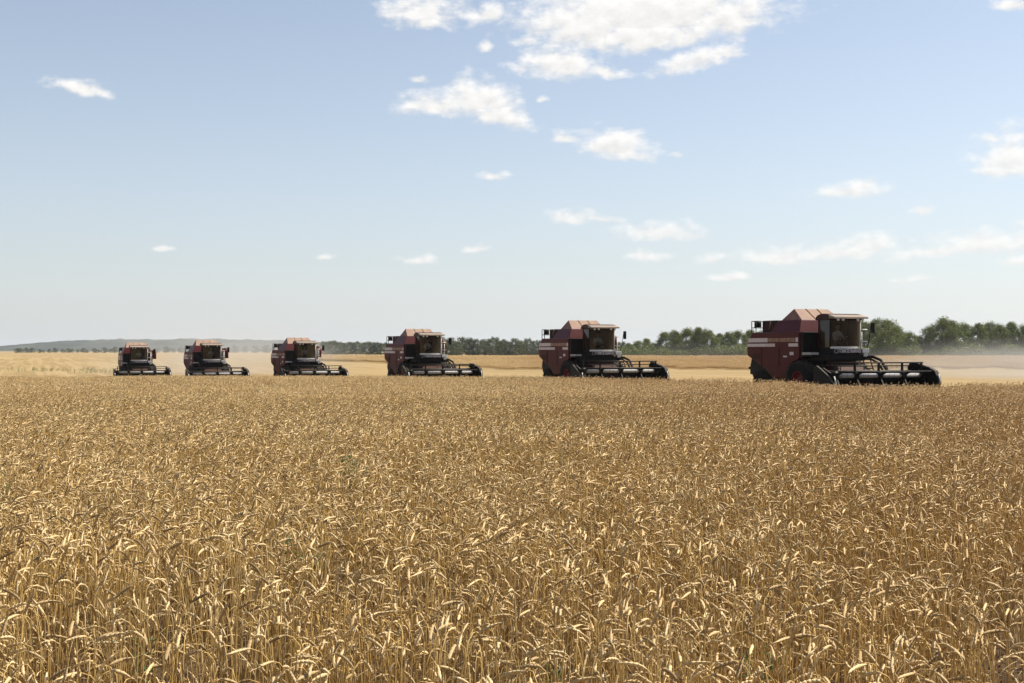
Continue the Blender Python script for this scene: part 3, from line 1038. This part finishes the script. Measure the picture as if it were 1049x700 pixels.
def make_combine():
    root = empty('combine_harvester')
    # main hull, red side panels with a rising rear underside
    side = [(-3.72, 2.98), (-4.12, 2.35), (-4.08, 1.92), (-2.55, 1.30), (-2.05, .92), (-.95, .92), (-.70, 1.55), (-.05, 1.80), (-.05, 2.98)]
    b = MB(); b.prism(side, -1.40, 1.40)
    hull = b.build('body', M['red'], root, .05)
    for sg in (-1, 1):
        ys = sorted((sg * 1.403, sg * 1.412))
        s = MB()
        s.prism([(-3.93, 2.72), (-3.99, 2.53), (-2.42, 2.53), (-2.42, 2.72)], ys[0], ys[1])
        s.prism([(-4.01, 2.47), (-4.06, 2.33), (-1.85, 2.33), (-1.85, 2.47)], ys[0], ys[1])
        s.prism([(-.82, 2.47), (-.82, 2.33), (-.13, 2.33), (-.13, 2.47)], ys[0], ys[1])
        s.prism([(-.30, 2.72), (-.30, 2.53), (-.13, 2.53), (-.13, 2.72)], ys[0], ys[1])
        s.build('stripe', M['stripe'], hull)
        s = MB()
        s.prism([(-2.38, 2.71), (-2.38, 2.54), (-1.55, 2.54), (-1.55, 2.71)], ys[0], ys[1])
        s.prism([(-1.50, 2.71), (-1.50, 2.54), (-.34, 2.54), (-.34, 2.71)], ys[0], ys[1])
        s.build('badge', M['badge'], hull)
        s = MB()
        s.prism([(-.74, 2.10), (-.74, 1.96), (-.46, 1.96), (-.46, 2.10)], ys[0], ys[1])
        s.build('sticker', M['stripe'], hull)
        s = MB()
        s.prism([(-1.22, 1.93), (-1.22, 1.86), (-.95, 1.86), (-.95, 1.93)], ys[0], ys[1])
        s.build('sticker', M['stripe'], hull)
        s = MB()
        for q in range(5): s.box(-3.6, -3.05, ys[0], ys[1], 1.98 - q * .055, 2.01 - q * .055)
        s.build('louvre', M['black'], hull)
        # panel seams and handles
        for xx in (-2.9, -1.55):
            s = MB(); s.box(xx - .012, xx + .012, min(sg * 1.404, sg * 1.42), max(sg * 1.404, sg * 1.42), 1.45, 2.28)
            s.build('panel_seam', M['black'], hull)
    # grain tank with flared walls and the roof-shaped cover
    b = MB()
    b.hexa([(-2.25, -1.36, 2.975), (-.07, -1.36, 2.975), (-.07, 1.36, 2.975), (-2.25, 1.36, 2.975)],
           [(-2.0, -1.12, 3.50), (-.30, -1.12, 3.50), (-.30, 1.12, 3.50), (-2.0, 1.12, 3.50)])
    tank = b.build('grain_tank', M['red'], root, .02)
    b = MB()
    yb, yt = 1.05, .90
    vs = [(-1.86, -yb, 3.50), (-.34, -yb, 3.50), (-.34, yb, 3.50), (-1.86, yb, 3.50), (-1.12, -yt, 4.0), (-1.12, yt, 4.0)]
    b.add(vs, [(0, 3, 2, 1), (0, 1, 4), (2, 3, 5), (1, 2, 5, 4), (3, 0, 4, 5)])
    cov = b.build('tank_cover', M['hood'], root, .015)
    b = MB()
    for yy in (-.30, .30):
        b.hexa([(-.335, yy - .012, 3.50), (-.315, yy - .012, 3.52), (-.315, yy + .012, 3.52), (-.335, yy + .012, 3.50)],
               [(-1.11, yy - .012, 4.0), (-1.09, yy - .012, 4.02), (-1.09, yy + .012, 4.02), (-1.11, yy + .012, 4.0)])
    b.build('cover_rib', M['hood'], cov)
    # engine deck
    b = MB(); b.box(-3.42, -2.28, -1.02, 1.02, 2.975, 3.52); eng = b.build('engine_cover', M['black'], root, .04)
    b = MB(); b.box(-3.2, -2.5, -1.045, -1.022, 3.06, 3.44); b.build('intake_screen', M['dark_red'], eng)
    b = MB(); b.tube([(-2.75, -1.07, 3.1), (-2.68, -1.07, 3.46)], .03, 8); b.build('pipe', M['badge'], eng)
    b = MB(); b.tube([(-2.6, .5, 3.5), (-2.6, .5, 3.86), (-2.75, .5, 3.95)], .07, 10); b.build('exhaust', M['black'], eng)
    b = MB(); b.tube([(-3.62, -1.12, 3.22), (-3.62, -1.12, 3.52)], .16, 14); b.build('air_filter', M['black'], root)
    b = MB()
    for xx, yy in ((-3.85, -1.3), (-3.5, -1.3), (-3.85, 1.3), (-3.5, 1.3), (-3.85, 0)):
        b.tube([(xx, yy, 2.9), (xx, yy, 3.5)], .022, 6)
    for z in (3.2, 3.5):
        b.tube([(-3.5, -1.3, z), (-3.85, -1.3, z), (-3.85, 1.3, z), (-3.5, 1.3, z)], .020, 6)
    b.build('deck_rail', M['black'], root)
    # straw hood, chopper, chassis
    b = MB(); b.prism([(-4.05, 1.95), (-4.25, 1.35), (-3.9, .80), (-2.3, .75), (-2.1, 1.3), (-2.5, 1.34)], -1.15, 1.15)
    b.box(-2.6, .9, -.85, .85, .75, 1.9)
    b.build('chassis', M['black'], root, .03)
    b = MB(); b.box(-4.75, -4.1, -.9, .9, 1.28, 1.40); b.box(-4.45, -4.2, -1.0, 1.0, 1.05, 1.28); b.build('straw_spreader', M['black'], root, .02)
    b = MB(); b.tube([(-3.2, -1.0, .58), (-3.2, 1.0, .58)], .09, 10); b.build('axle', M['black'], root)
    b = MB(); b.tube([(.1, -1.1, .85), (.1, 1.1, .85)], .14, 12); b.build('axle', M['black'], root)
    for sg in (-1, 1):
        make_wheel('wheel', root, .10, sg * 1.38, .86, .58, .42)
        make_wheel('wheel', root, -3.2, sg * 1.12, .60, .40, .30, 'black')
    # front bulkhead, painted black for the shade between tank and cab, with side lockers
    b = MB(); b.box(-.045, .14, -1.34, 1.34, 1.82, 2.96); b.build('bulkhead', M['black'], root, .02)
    b = MB(); b.box(.14, 1.25, -1.05, 1.05, 1.72, 1.98); b.box(.14, .8, -1.38, -1.05, 1.90, 1.98); b.build('cab_platform', M['black'], root, .02)
    b = MB(); b.box(.15, .85, -1.40, -1.395, 1.98, 2.08); b.box(.82, .86, -1.40, -1.05, 1.98, 2.08); b.build('step_plate', M['grey'], root)
    # ---- cab
    zf, zg, zt = 1.98, 2.30, 3.46
    CX, CY = .42, .76                # cab rear and half width
    arc = [(1.13 + .26 * math.cos(a), CY * math.sin(a) / math.sin(1.1)) for a in np.linspace(-1.1, 1.1, 9)]
    plan = [(CX, -CY)] + arc + [(CX, CY)]
    b = MB(); b.prism_z(plan, zf, zg)
    cab = b.build('cab', M['black'], root, .015)
    b = MB(); b.prism([(CX, zg), (CX + .04, zt), (CX + .08, zt), (CX + .08, zg)], -CY + .02, CY - .02); b.build('rear_wall', M['inner'], cab)
    arcm = arc[1:-1]
    g = MB()
    for z0, z1 in ((zg + .004, zt),):
        vs = [(x, y, z0) for x, y in arc] + [(x + .03, y * 1.01, z1) for x, y in arc]
        n = len(arc)
        g.add(vs, [(i, i + 1, n + i + 1, n + i) for i in range(n - 1)], 0, True)
    g.build('windscreen', M['glass'], cab)
    for sg in (-1, 1):
        g = MB(); x1 = arc[0][0]
        g.add([(CX + .16, sg * CY, zg + .004), (x1, sg * CY, zg + .004), (x1 + .03, sg * (CY + .008), zt), (CX + .14, sg * (CY + .008), zt)], [(0, 1, 2, 3)])
        g.build('side_window', M['glass'], cab)
        p = MB(); p.tube([(x1, sg * (CY + .002), zg), (x1 + .03, sg * (CY + .01), zt)], .035, 6)
        p.build('pillar', M['pale'] if sg > 0 else M['black'], cab)  # sunlight put into the colour: left pillar pale, right one black
        p = MB(); p.box(CX + .01, CX + .15, min(sg * (CY - .02), sg * (CY + .012)), max(sg * (CY - .02), sg * (CY + .012)), zg, zt); p.build('rear_pillar', M['dark_red'], cab)
    p = MB()
    for i in range(len(arc) - 1):
        (xa, ya), (xb, yb2) = arc[i], arc[i + 1]
        p.hexa([(xa, ya, zg - .06), (xa + .02, ya, zg - .06), (xb + .02, yb2, zg - .06), (xb, yb2, zg - .06)],
               [(xa, ya, zg + .03), (xa + .02, ya, zg + .03), (xb + .02, yb2, zg + .03), (xb, yb2, zg + .03)])
    p.build('windscreen_sill', M['pale'], cab)
    roof = MB()
    prof = [(.34, 3.46), (.36, 3.58), (.48, 3.67), (.72, 3.73), (1.0, 3.73), (1.30, 3.68), (1.30, 3.46)]
    roof.prism(prof, -.86, .86)
    rf = roof.build('cab_roof', M['dark_red'], cab, .03)
    v = MB(); v.prism([(1.303, 3.67), (1.68, 3.59), (1.70, 3.50), (1.303, 3.52)], -.88, .88); v.build('visor', M['visor'], rf, .015)
    for yy in (-.7, -.42, .42, .7):
        q = MB(); q.tube([(1.58, yy * .9, 3.46), (1.65, yy * .9, 3.455)], .05, 10); q.build('work_lamp', M['lamp'], rf)
    # seat, column, steering wheel
    b = MB(); b.box(.56, .94, -.26, .26, zf + .32, zf + .50); b.box(.52, .62, -.25, .25, zf + .50, zf + 1.05); b.box(.6, .88, -.18, .18, zf + .1, zf + .32)
    b.build('seat', M['seat'], cab, .04)
    b = MB(); b.tube([(1.25, 0, zf + .1), (1.12, 0, zf + .66)], .04, 8)
    ring = [(1.10 + .18 * math.cos(a) * .85, .19 * math.sin(a), zf + .68 + .18 * math.cos(a) * .35) for a in np.linspace(0, 2 * math.pi, 17)]
    b.tube(ring, .016, 6, 0, False); b.build('steering_wheel', M['seat'], cab)
    # front band with the maker's lettering
    b = MB(); b.box(1.16, 1.30, -.74, .74, 1.80, 2.02); band = b.build('name_band', M['black'], root, .01)
    me = text_mesh('ГОМСЕЛЬМАШ', .21, 'lettering'); me.materials.append(M['stripe'])
    t = bpy.data.objects.new('lettering', me); COL.objects.link(t); t.parent = band
    t.rotation_euler = (R(90), 0, R(90)); t.location = (1.45, .10, 2.135); t.scale = (.74, 1.0, 1)
    b = MB()
    for k in range(10):
        a = 2 * math.pi * k / 10
        b.hexa([(1.445, -.60 + .075 * math.cos(a - .2), 2.135 + .075 * math.sin(a - .2)), (1.455, -.60 + .075 * math.cos(a - .2), 2.135 + .075 * math.sin(a - .2)), (1.455, -.60 + .075 * math.cos(a + .2), 2.135 + .075 * math.sin(a + .2)), (1.445, -.60 + .075 * math.cos(a + .2), 2.135 + .075 * math.sin(a + .2))],
               [(1.445, -.60 + .10 * math.cos(a - .12), 2.135 + .10 * math.sin(a - .12)), (1.455, -.60 + .10 * math.cos(a - .12), 2.135 + .10 * math.sin(a - .12)), (1.455, -.60 + .10 * math.cos(a + .12), 2.135 + .10 * math.sin(a + .12)), (1.445, -.60 + .10 * math.cos(a + .12), 2.135 + .10 * math.sin(a + .12))])
    b.build('emblem', M['stripe'], band)
    b = MB(); b.box(1.32, 1.44, -.76, .76, 2.03, 2.24); b.build('front_panel', M['black'], root, .01)
    # left platform, railings, ladder, mirrors
    b = MB(); b.box(.3, 1.30, .79, 1.18, 2.10, 2.18); b.box(1.304, 1.36, .79, 1.18, 2.06, 2.24); b.box(1.02, 1.30, .95, 1.17, 1.90, 2.10); b.build('side_platform', M['pale'], root, .01)
    b = MB()
    for z in (2.55, 3.05): b.tube([(1.30, .78, z), (1.30, 1.12, z)], .03, 6)
    b.tube([(.40, 1.15, 2.15), (.40, 1.15, 2.95), (.90, 1.15, 2.95), (.90, 1.15, 2.15)], .020, 6)
    b.build('railing', M['pale'], root)
    b = MB()
    b.tube([(1.25, 1.22, 2.05), (1.25, 1.7, .75)], .03, 6); b.tube([(.75, 1.22, 2.05), (.75, 1.7, .75)], .03, 6)
    for k in range(5):
        u = .15 + k * .18
        b.tube([(1.25, 1.22 + .48 * u, 2.05 - 1.3 * u), (.75, 1.22 + .48 * u, 2.05 - 1.3 * u)], .025, 6)
    b.build('ladder', M['black'], root)
    b = MB(); b.tube([(1.30, 1.10, 2.2), (1.30, 1.22, 2.6), (1.30, 1.34, 3.35)], .016, 6)
    mr = b.build('mirror_arm', M['black'], root)
    b = MB(); b.box(1.31, 1.36, 1.30, 1.48, 2.92, 3.36); b.build('mirror', M['black'], mr, .02)
    b = MB(); b.tube([(1.0, 1.05, 1.86), (1.5, 1.25, 1.9), (1.85, 1.4, 1.75), (2.15, 1.45, 1.35), (2.45, 1.4, 1.15)], .07, 8)
    b.tube([(1.0, .95, 1.8), (1.5, 1.15, 1.80), (1.85, 1.27, 1.62), (2.2, 1.3, 1.2)], .05, 8)
    b.build('hydraulic_hose', M['black'], root)
    # unloading tube folded back along the left side
    b = MB(); b.tube([(-.4, 1.62, 2.4), (-.4, 1.62, 3.0), (-.7, 1.64, 3.15), (-4.6, 1.66, 2.95)], .17, 14); b.build('unloading_tube', M['red'], root)
    # feeder house
    b = MB(); b.prism([(.75, 1.80), (.75, .85), (2.55, .32), (2.55, 1.0)], -.72, .72); b.build('feeder_house', M['dark_red'], root, .02)
    # ---- header
    hd = MB()
    hd.prism([(2.50, .30), (2.50, 1.22), (2.56, 1.24), (2.60, .34), (3.85, .24), (3.85, .20), (2.55, .22)], -HW, HW)
    hd.tube([(2.53, -HW, 1.27), (2.53, HW, 1.27)], .075, 8)
    for yy in np.linspace(-HW + .3, HW - .3, 9): hd.box(2.44, 2.50, yy - .04, yy + .04, .3, 1.2)
    head = hd.build('header', M['black'], root)
    k = MB()
    for yy in np.arange(-HW + .05, HW, .0762 * 2):
        k.add([(3.84, yy - .03, .225), (3.84, yy + .03, .225), (3.98, yy, .215), (3.84, yy, .25)], [(0, 1, 2), (0, 2, 3), (1, 3, 2), (0, 3, 1)])
    k.build('cutter_bar', M['grey'], head)
    a = MB(); a.tube([(3.0, -HW + .05, .62), (3.0, HW - .05, .62)], .15, 14)
    for sg in (-1, 1):
        prev = None
        for q in range(121):
            yy = sg * (.3 + (HW - .4) * q / 120); an = q * .42
            cur = [(3.0 + r_ * math.cos(an), yy, .62 + r_ * math.sin(an)) for r_ in (.14, .29)]
            if prev: a.add(prev + cur, [(0, 1, 3, 2)])
            prev = cur
    a.build('intake_auger', M['black'], head)
    # end dividers
    for sg in (-1, 1):
        ys = sorted((sg * HW, sg * (HW + (.20 if sg > 0 else .10))))
        e = MB()
        if sg > 0:
            e.prism([(2.40, .28), (2.40, 1.45), (2.62, 1.62), (3.05, 1.56), (3.65, 1.45), (3.95, 1.34), (4.12, 1.08), (4.17, .82), (4.05, .50), (3.85, .25), (3.5, .20)], ys[0], ys[1])
            e.prism([(2.45, 1.42), (2.62, 1.66), (2.85, 1.68), (3.7, 1.48), (3.6, 1.40)], HW - .12, HW + .02)
            e.lathe_y([(.02, HW + .205), (.42, HW + .21), (.45, HW + .28), (.02, HW + .29)], 2.95, .95, 20)
        else:
            e.prism([(2.42, .28), (2.42, 1.40), (2.60, 1.55), (2.95, 1.38), (3.45, 1.10), (3.78, .75), (3.9, .40), (3.8, .22), (3.5, .20)], ys[0], ys[1])
        dv = e.build('divider', M['black'], head, .02)
        p = MB(); p.tube([(3.74, -HW - .06, 1.12), (3.84, -HW - .06, .9), (3.98, -HW - .06, .45)] if sg < 0 else [(4.10, HW + .1, 1.18), (4.19, HW + .1, .95), (4.19, HW + .1, .78)], .03, 6)
        p.build('divider_rod', M['pale'], dv)
    # reel: light centre tube, dark spiders, bats with tines
    RX, RZ, RR = 3.42, 1.14, .52
    rt = MB(); rt.tube([(RX, -HW + .25, RZ), (RX, HW - .25, RZ)], .095, 16)
    reel = rt.build('reel', M['grey'], root)
    ang = [R(90 + 72 * q) for q in range(5)]
    for yy in (-HW + .20, -HW / 2, 0.0, HW / 2, HW - .20):
        s = MB()
        s.lathe_y([(.02, yy - .10), (.19, yy - .10), (.19, yy + .10), (.02, yy + .10)], RX, RZ, 14)
        for q in ang:
            s.hexa([(RX + .12 * math.cos(q - .5), yy - .03, RZ + .12 * math.sin(q - .5)), (RX + .12 * math.cos(q + .5), yy - .03, RZ + .12 * math.sin(q + .5)), (RX + .12 * math.cos(q + .5), yy + .03, RZ + .12 * math.sin(q + .5)), (RX + .12 * math.cos(q - .5), yy + .03, RZ + .12 * math.sin(q - .5))],
                   [(RX + RR * math.cos(q - .07), yy - .03, RZ + RR * math.sin(q - .07)), (RX + RR * math.cos(q + .07), yy - .03, RZ + RR * math.sin(q + .07)), (RX + RR * math.cos(q + .07), yy + .03, RZ + RR * math.sin(q + .07)), (RX + RR * math.cos(q - .07), yy + .03, RZ + RR * math.sin(q - .07))])
        s.build('reel_spider', M['black'], reel)
    for q in ang:
        s = MB(); cx, cz = RX + RR * math.cos(q), RZ + RR * math.sin(q)
        s.tube([(cx, -HW + .12, cz), (cx, HW - .12, cz)], .030, 8)
        for yy in np.arange(-HW + .2, HW - .15, .26):
            s.tube([(cx, yy, cz), (cx - .05, yy, cz - .22)], .005, 4, 0, False)
        s.build('reel_bat', M['black'], reel)
    for sg in (-1, 1):
        s = MB(); s.tube([(2.52, sg * (HW - .05), 1.30), (2.9, sg * (HW - .05), 1.42), (RX + .1, sg * (HW - .05), RZ)], .05, 6)
        s.tube([(2.55, sg * (HW - .05), .75), (3.1, sg * (HW - .05), 1.25)], .04, 6)
        s.build('reel_arm', M['black'], reel)
    s = MB(); s.tube([(2.50, -HW + .1, 1.52), (2.50, HW - .1, 1.52)], .03, 6)
    for yy in (-HW + .1, -HW / 2, 0, HW / 2, HW - .1): s.tube([(2.50, yy, 1.2), (2.50, yy, 1.52)], .025, 6)
    s.build('guard_rail', M['black'], head)
    return root


COMB_LABELS = [
    'nearest and largest dark red combine harvester with white side stripes, leading the row',
    'second combine harvester from the right, two pale stripes, mirror mast beside its cab',
    'third combine harvester from the right, dark red, before the distant tree belt',
    'fourth combine harvester from the right, dark red, lettering under its nearly frontal cab',
    'second combine harvester from the left, seen nearly head on with dusty roof cover',
    'leftmost and farthest combine harvester, seen head on below the wooded ridge',
]
DRV_LABELS = [
    'driver in a pale shirt at the wheel of the nearest combine',
    'driver in a pale shirt in the cab of the second combine from the right',
    'driver in a pale shirt in the cab of the third combine from the right',
    'driver in a pale shirt in the cab of the fourth combine from the right',
    'driver in a pale shirt in the cab of the second combine from the left',
    'driver in a pale shirt in the cab of the leftmost combine',
]


def make_driver():
    """seated figure grown from a skeleton, origin at the hips"""
    pts, eds, rad = [], [], []

    def chain(start, seq):
        prev = start
        for p, r in seq:
            pts.append(p); rad.append(r)
            if prev is not None: eds.append((prev, len(pts) - 1))
            prev = len(pts) - 1
        return prev
    pel = chain(None, [((0, 0, .10), .14)])
    ch = chain(pel, [((-.03, 0, .30), .145), ((-.02, 0, .48), .16)])
    nk = chain(ch, [((0, 0, .60), .06), ((.01, 0, .66), .058)])
    chain(nk, [((.02, 0, .74), .095), ((.02, 0, .83), .10), ((.01, 0, .89), .07)])
    for sg in (-1, 1):
        chain(pel, [((.08, sg * .10, .10), .10), ((.45, sg * .14, .13), .075), ((.52, sg * .14, -.25), .052), ((.53, sg * .14, -.34), .045), ((.66, sg * .15, -.37), .04)])
        wr = chain(ch, [((0, sg * .19, .50), .065), ((.10, sg * .25, .27), .045), ((.36, sg * .17, .34), .035)])
        hand = chain(wr, [((.42, sg * .165, .36), .034)])
        for k, (dy, ln) in enumerate(((-.030, .055), (-.010, .065), (.010, .062), (.030, .050))):
            chain(hand, [((.455, sg * .165 + dy, .365), .010), ((.455 + ln * .5, sg * .165 + dy, .35), .009), ((.455 + ln * .45, sg * .165 + dy, .325), .008)])
        chain(hand, [((.43, sg * .13, .375), .011), ((.455, sg * .115, .372), .009)])
    me = bpy.data.meshes.new('person'); me.from_pydata(pts, eds, [])
    o = bpy.data.objects.new('person', me); COL.objects.link(o)
    o.modifiers.new('skin', 'SKIN')
    sv = me.skin_vertices[0].data if me.skin_vertices else None
    if sv is None:
        bpy.context.view_layer.objects.active = o
        bm = bmesh.new(); bm.from_mesh(me); lay = bm.verts.layers.skin.verify(); bm.to_mesh(me); bm.free()
        sv = me.skin_vertices[0].data
    for i, r in enumerate(rad): sv[i].radius = (r, r)
    sv[0].use_root = True
    ss = o.modifiers.new('sub', 'SUBSURF'); ss.levels = 1; ss.render_levels = 1
    dg = bpy.context.evaluated_depsgraph_get(); dg.update()
    m2 = bpy.data.meshes.new_from_object(o.evaluated_get(dg))
    bpy.data.objects.remove(o)
    m2.name = 'person'
    m2.materials.clear()
    for k in ('skin', 'shirt', 'trousers', 'hair'): m2.materials.append(M[k])
    for p in m2.polygons:
        c = p.center
        p.use_smooth = True
        if c.z > .635: p.material_index = 0
        elif c.x > .30 and c.z > .24: p.material_index = 0
        elif c.z < .20: p.material_index = 2
        else: p.material_index = 1
    b = MB()                                  # nose, brow and ears stay in the one mesh
    bm = bmesh.new(); bm.from_mesh(m2)
    for (c, s) in (((.125, 0, .785), (.022, .014, .024)), ((.02, .10, .79), (.02, .012, .03)), ((.02, -.10, .79), (.02, .012, .03))):
        r_ = bmesh.ops.create_icosphere(bm, subdivisions=1, radius=1.0)
        for v in r_['verts']: v.co = Vector((v.co.x * s[0] + c[0], v.co.y * s[1] + c[1], v.co.z * s[2] + c[2]))
    for sg in (-1, 1):
        r_ = bmesh.ops.create_icosphere(bm, subdivisions=1, radius=.011)
        for v in r_['verts']:
            v.co = v.co + Vector((.112, sg * .035, .81))
        for v in r_['verts']:
            for f in v.link_faces: f.material_index = 3
    bm.to_mesh(m2); bm.free()
    o = bpy.data.objects.new('person', m2); COL.objects.link(o)
    h = bmesh.new(); bmesh.ops.create_icosphere(h, subdivisions=3, radius=1)
    for v in h.verts: v.co = Vector((v.co.x * .108 + .005, v.co.y * .105, max(v.co.z, -.25) * .095 + .855 - v.co.x * -.015))
    hm = bpy.data.meshes.new('hair'); h.to_mesh(hm); h.free(); hm.materials.append(M['hair'])
    ho = bpy.data.objects.new('hair', hm); COL.objects.link(ho); ho.parent = o
    return o


def place_combines():
    proto = make_combine()
    drv = make_driver()
    for i, (px, d, hdg) in enumerate(COMBINES):
        o = proto if i == 0 else copy_tree(proto)
        o.location = (X(px, d), d, gz(d)); o.rotation_euler = (0, 0, R(hdg))
        for ch in o.children:                      # reels carried at slightly different heights
            if ch.name.split('.')[0] == 'reel':
                ch.location = ((0, -.06, .05, -.04, .03, -.05)[i], 0, (0, .05, -.05, .07, -.03, .04)[i])
        tag(o, COMB_LABELS[i], 'combine harvester', 'combine harvesters working in a staggered row')
        p = drv if i == 0 else copy_tree(drv)
        off = Matrix.Rotation(R(hdg), 3, 'Z') @ Vector((.72, 0, 1.98 + .42))
        p.location = Vector(o.location) + off; p.rotation_euler = (0, 0, R(hdg))
        tag(p, DRV_LABELS[i], 'person', 'drivers seated in the combine cabs')


place_combines()


# ------------------------------------------------------------------ weeds
def make_weeds():
    coll = bpy.data.collections.new('weed_plants')
    for i in range(4):
        rng = np.random.default_rng(60 + i)
        V, Fc = [], []
        for _ in range(46):
            h = rng.uniform(.15, 1.0); a = rng.uniform(0, 6.283)
            ld = np.array([math.cos(a), math.sin(a), 0]); sd = np.array([-ld[1], ld[0], 0])
            q = ld * rng.uniform(0, .05) + np.array([0, 0, h * .8]); L_ = rng.uniform(.06, .16); w = rng.uniform(.010, .022)
            b = len(V); up = rng.uniform(-.2, .8)
            e = q + (ld + np.array([0, 0, up])) * L_
            m = (q + e) / 2 + np.array([0, 0, .015])
            V.extend([q, m - sd * w, e, m + sd * w]); Fc.append((b, b + 1, b + 2, b + 3))
        me = bpy.data.meshes.new('weed'); me.from_pydata([tuple(q) for q in V], [], Fc); me.materials.append(M['weed'])
        o = bpy.data.objects.new('weed', me); coll.objects.link(o)
    rng = np.random.default_rng(70)
    P_, S_ = [], []
    for (px, d, r, n, s) in ((357, 14.5, .25, 7, .95), (12, 12, .3, 5, .8), (150, 6.6, .12, 2, .55), (775, 6.3, .1, 2, .6), (560, 6.2, .1, 2, .55), (300, 9.0, .2, 4, .8)):
        for _ in range(n):
            a, q = rng.uniform(0, 6.283), r * math.sqrt(rng.random())
            P_.append((X(px, d) + q * math.cos(a), d + q * math.sin(a), gz(d))); k = s * rng.uniform(.7, 1.05); S_.append((k, k, k))
    n0 = len(P_)
    for (px, d, rx, ry, n, s) in ((28, 215, 9, 22, 70, 1.0), (72, 225, 6, 9, 26, .9), (113, 200, 3.5, 18, 50, 1.1), (3, 235, 4, 10, 14, .9)):
        for _ in range(n):
            a, q = rng.uniform(0, 6.283), math.sqrt(rng.random())
            dd = d + ry * q * math.sin(a)
            P_.append((X(px, d) + rx * q * math.cos(a), dd, gz(dd))); k = s * rng.uniform(.5, 1.1); S_.append((k * 1.6, k * 1.6, k))
    R_ = np.zeros((len(P_), 3)); R_[:, 2] = rng.uniform(0, 6.283, len(P_))
    o = instancer('weeds', P_[:n0], R_[:n0], S_[:n0], coll, 4, 5)
    tag(o, 'a few green weeds growing among the ripe wheat', 'weeds', kind='stuff')
    o = instancer('weeds', P_[n0:], R_[n0:], S_[n0:], coll, 4, 6)
    tag(o, 'green weed patches in the stubble left of the far combines', 'weeds', kind='stuff')


make_weeds()

dust_cloud('dust', (X(232, 190), 190, gz(190) + 2.5), (26, 50, 8.0), .016, 'pale dust plume hanging behind the two far left combines')
dust_cloud('dust', (X(1120, 140), 150, gz(150) + 1.5), (30, 60, 4.6), .020, 'pale dust drifting low over the stubble at the right edge')
dust_cloud('dust', (X(712, 345), 350, gz(350) + 1.5), (48, 45, 6.0), .0022, 'thin brownish dust at the foot of the trees between the nearest combines')
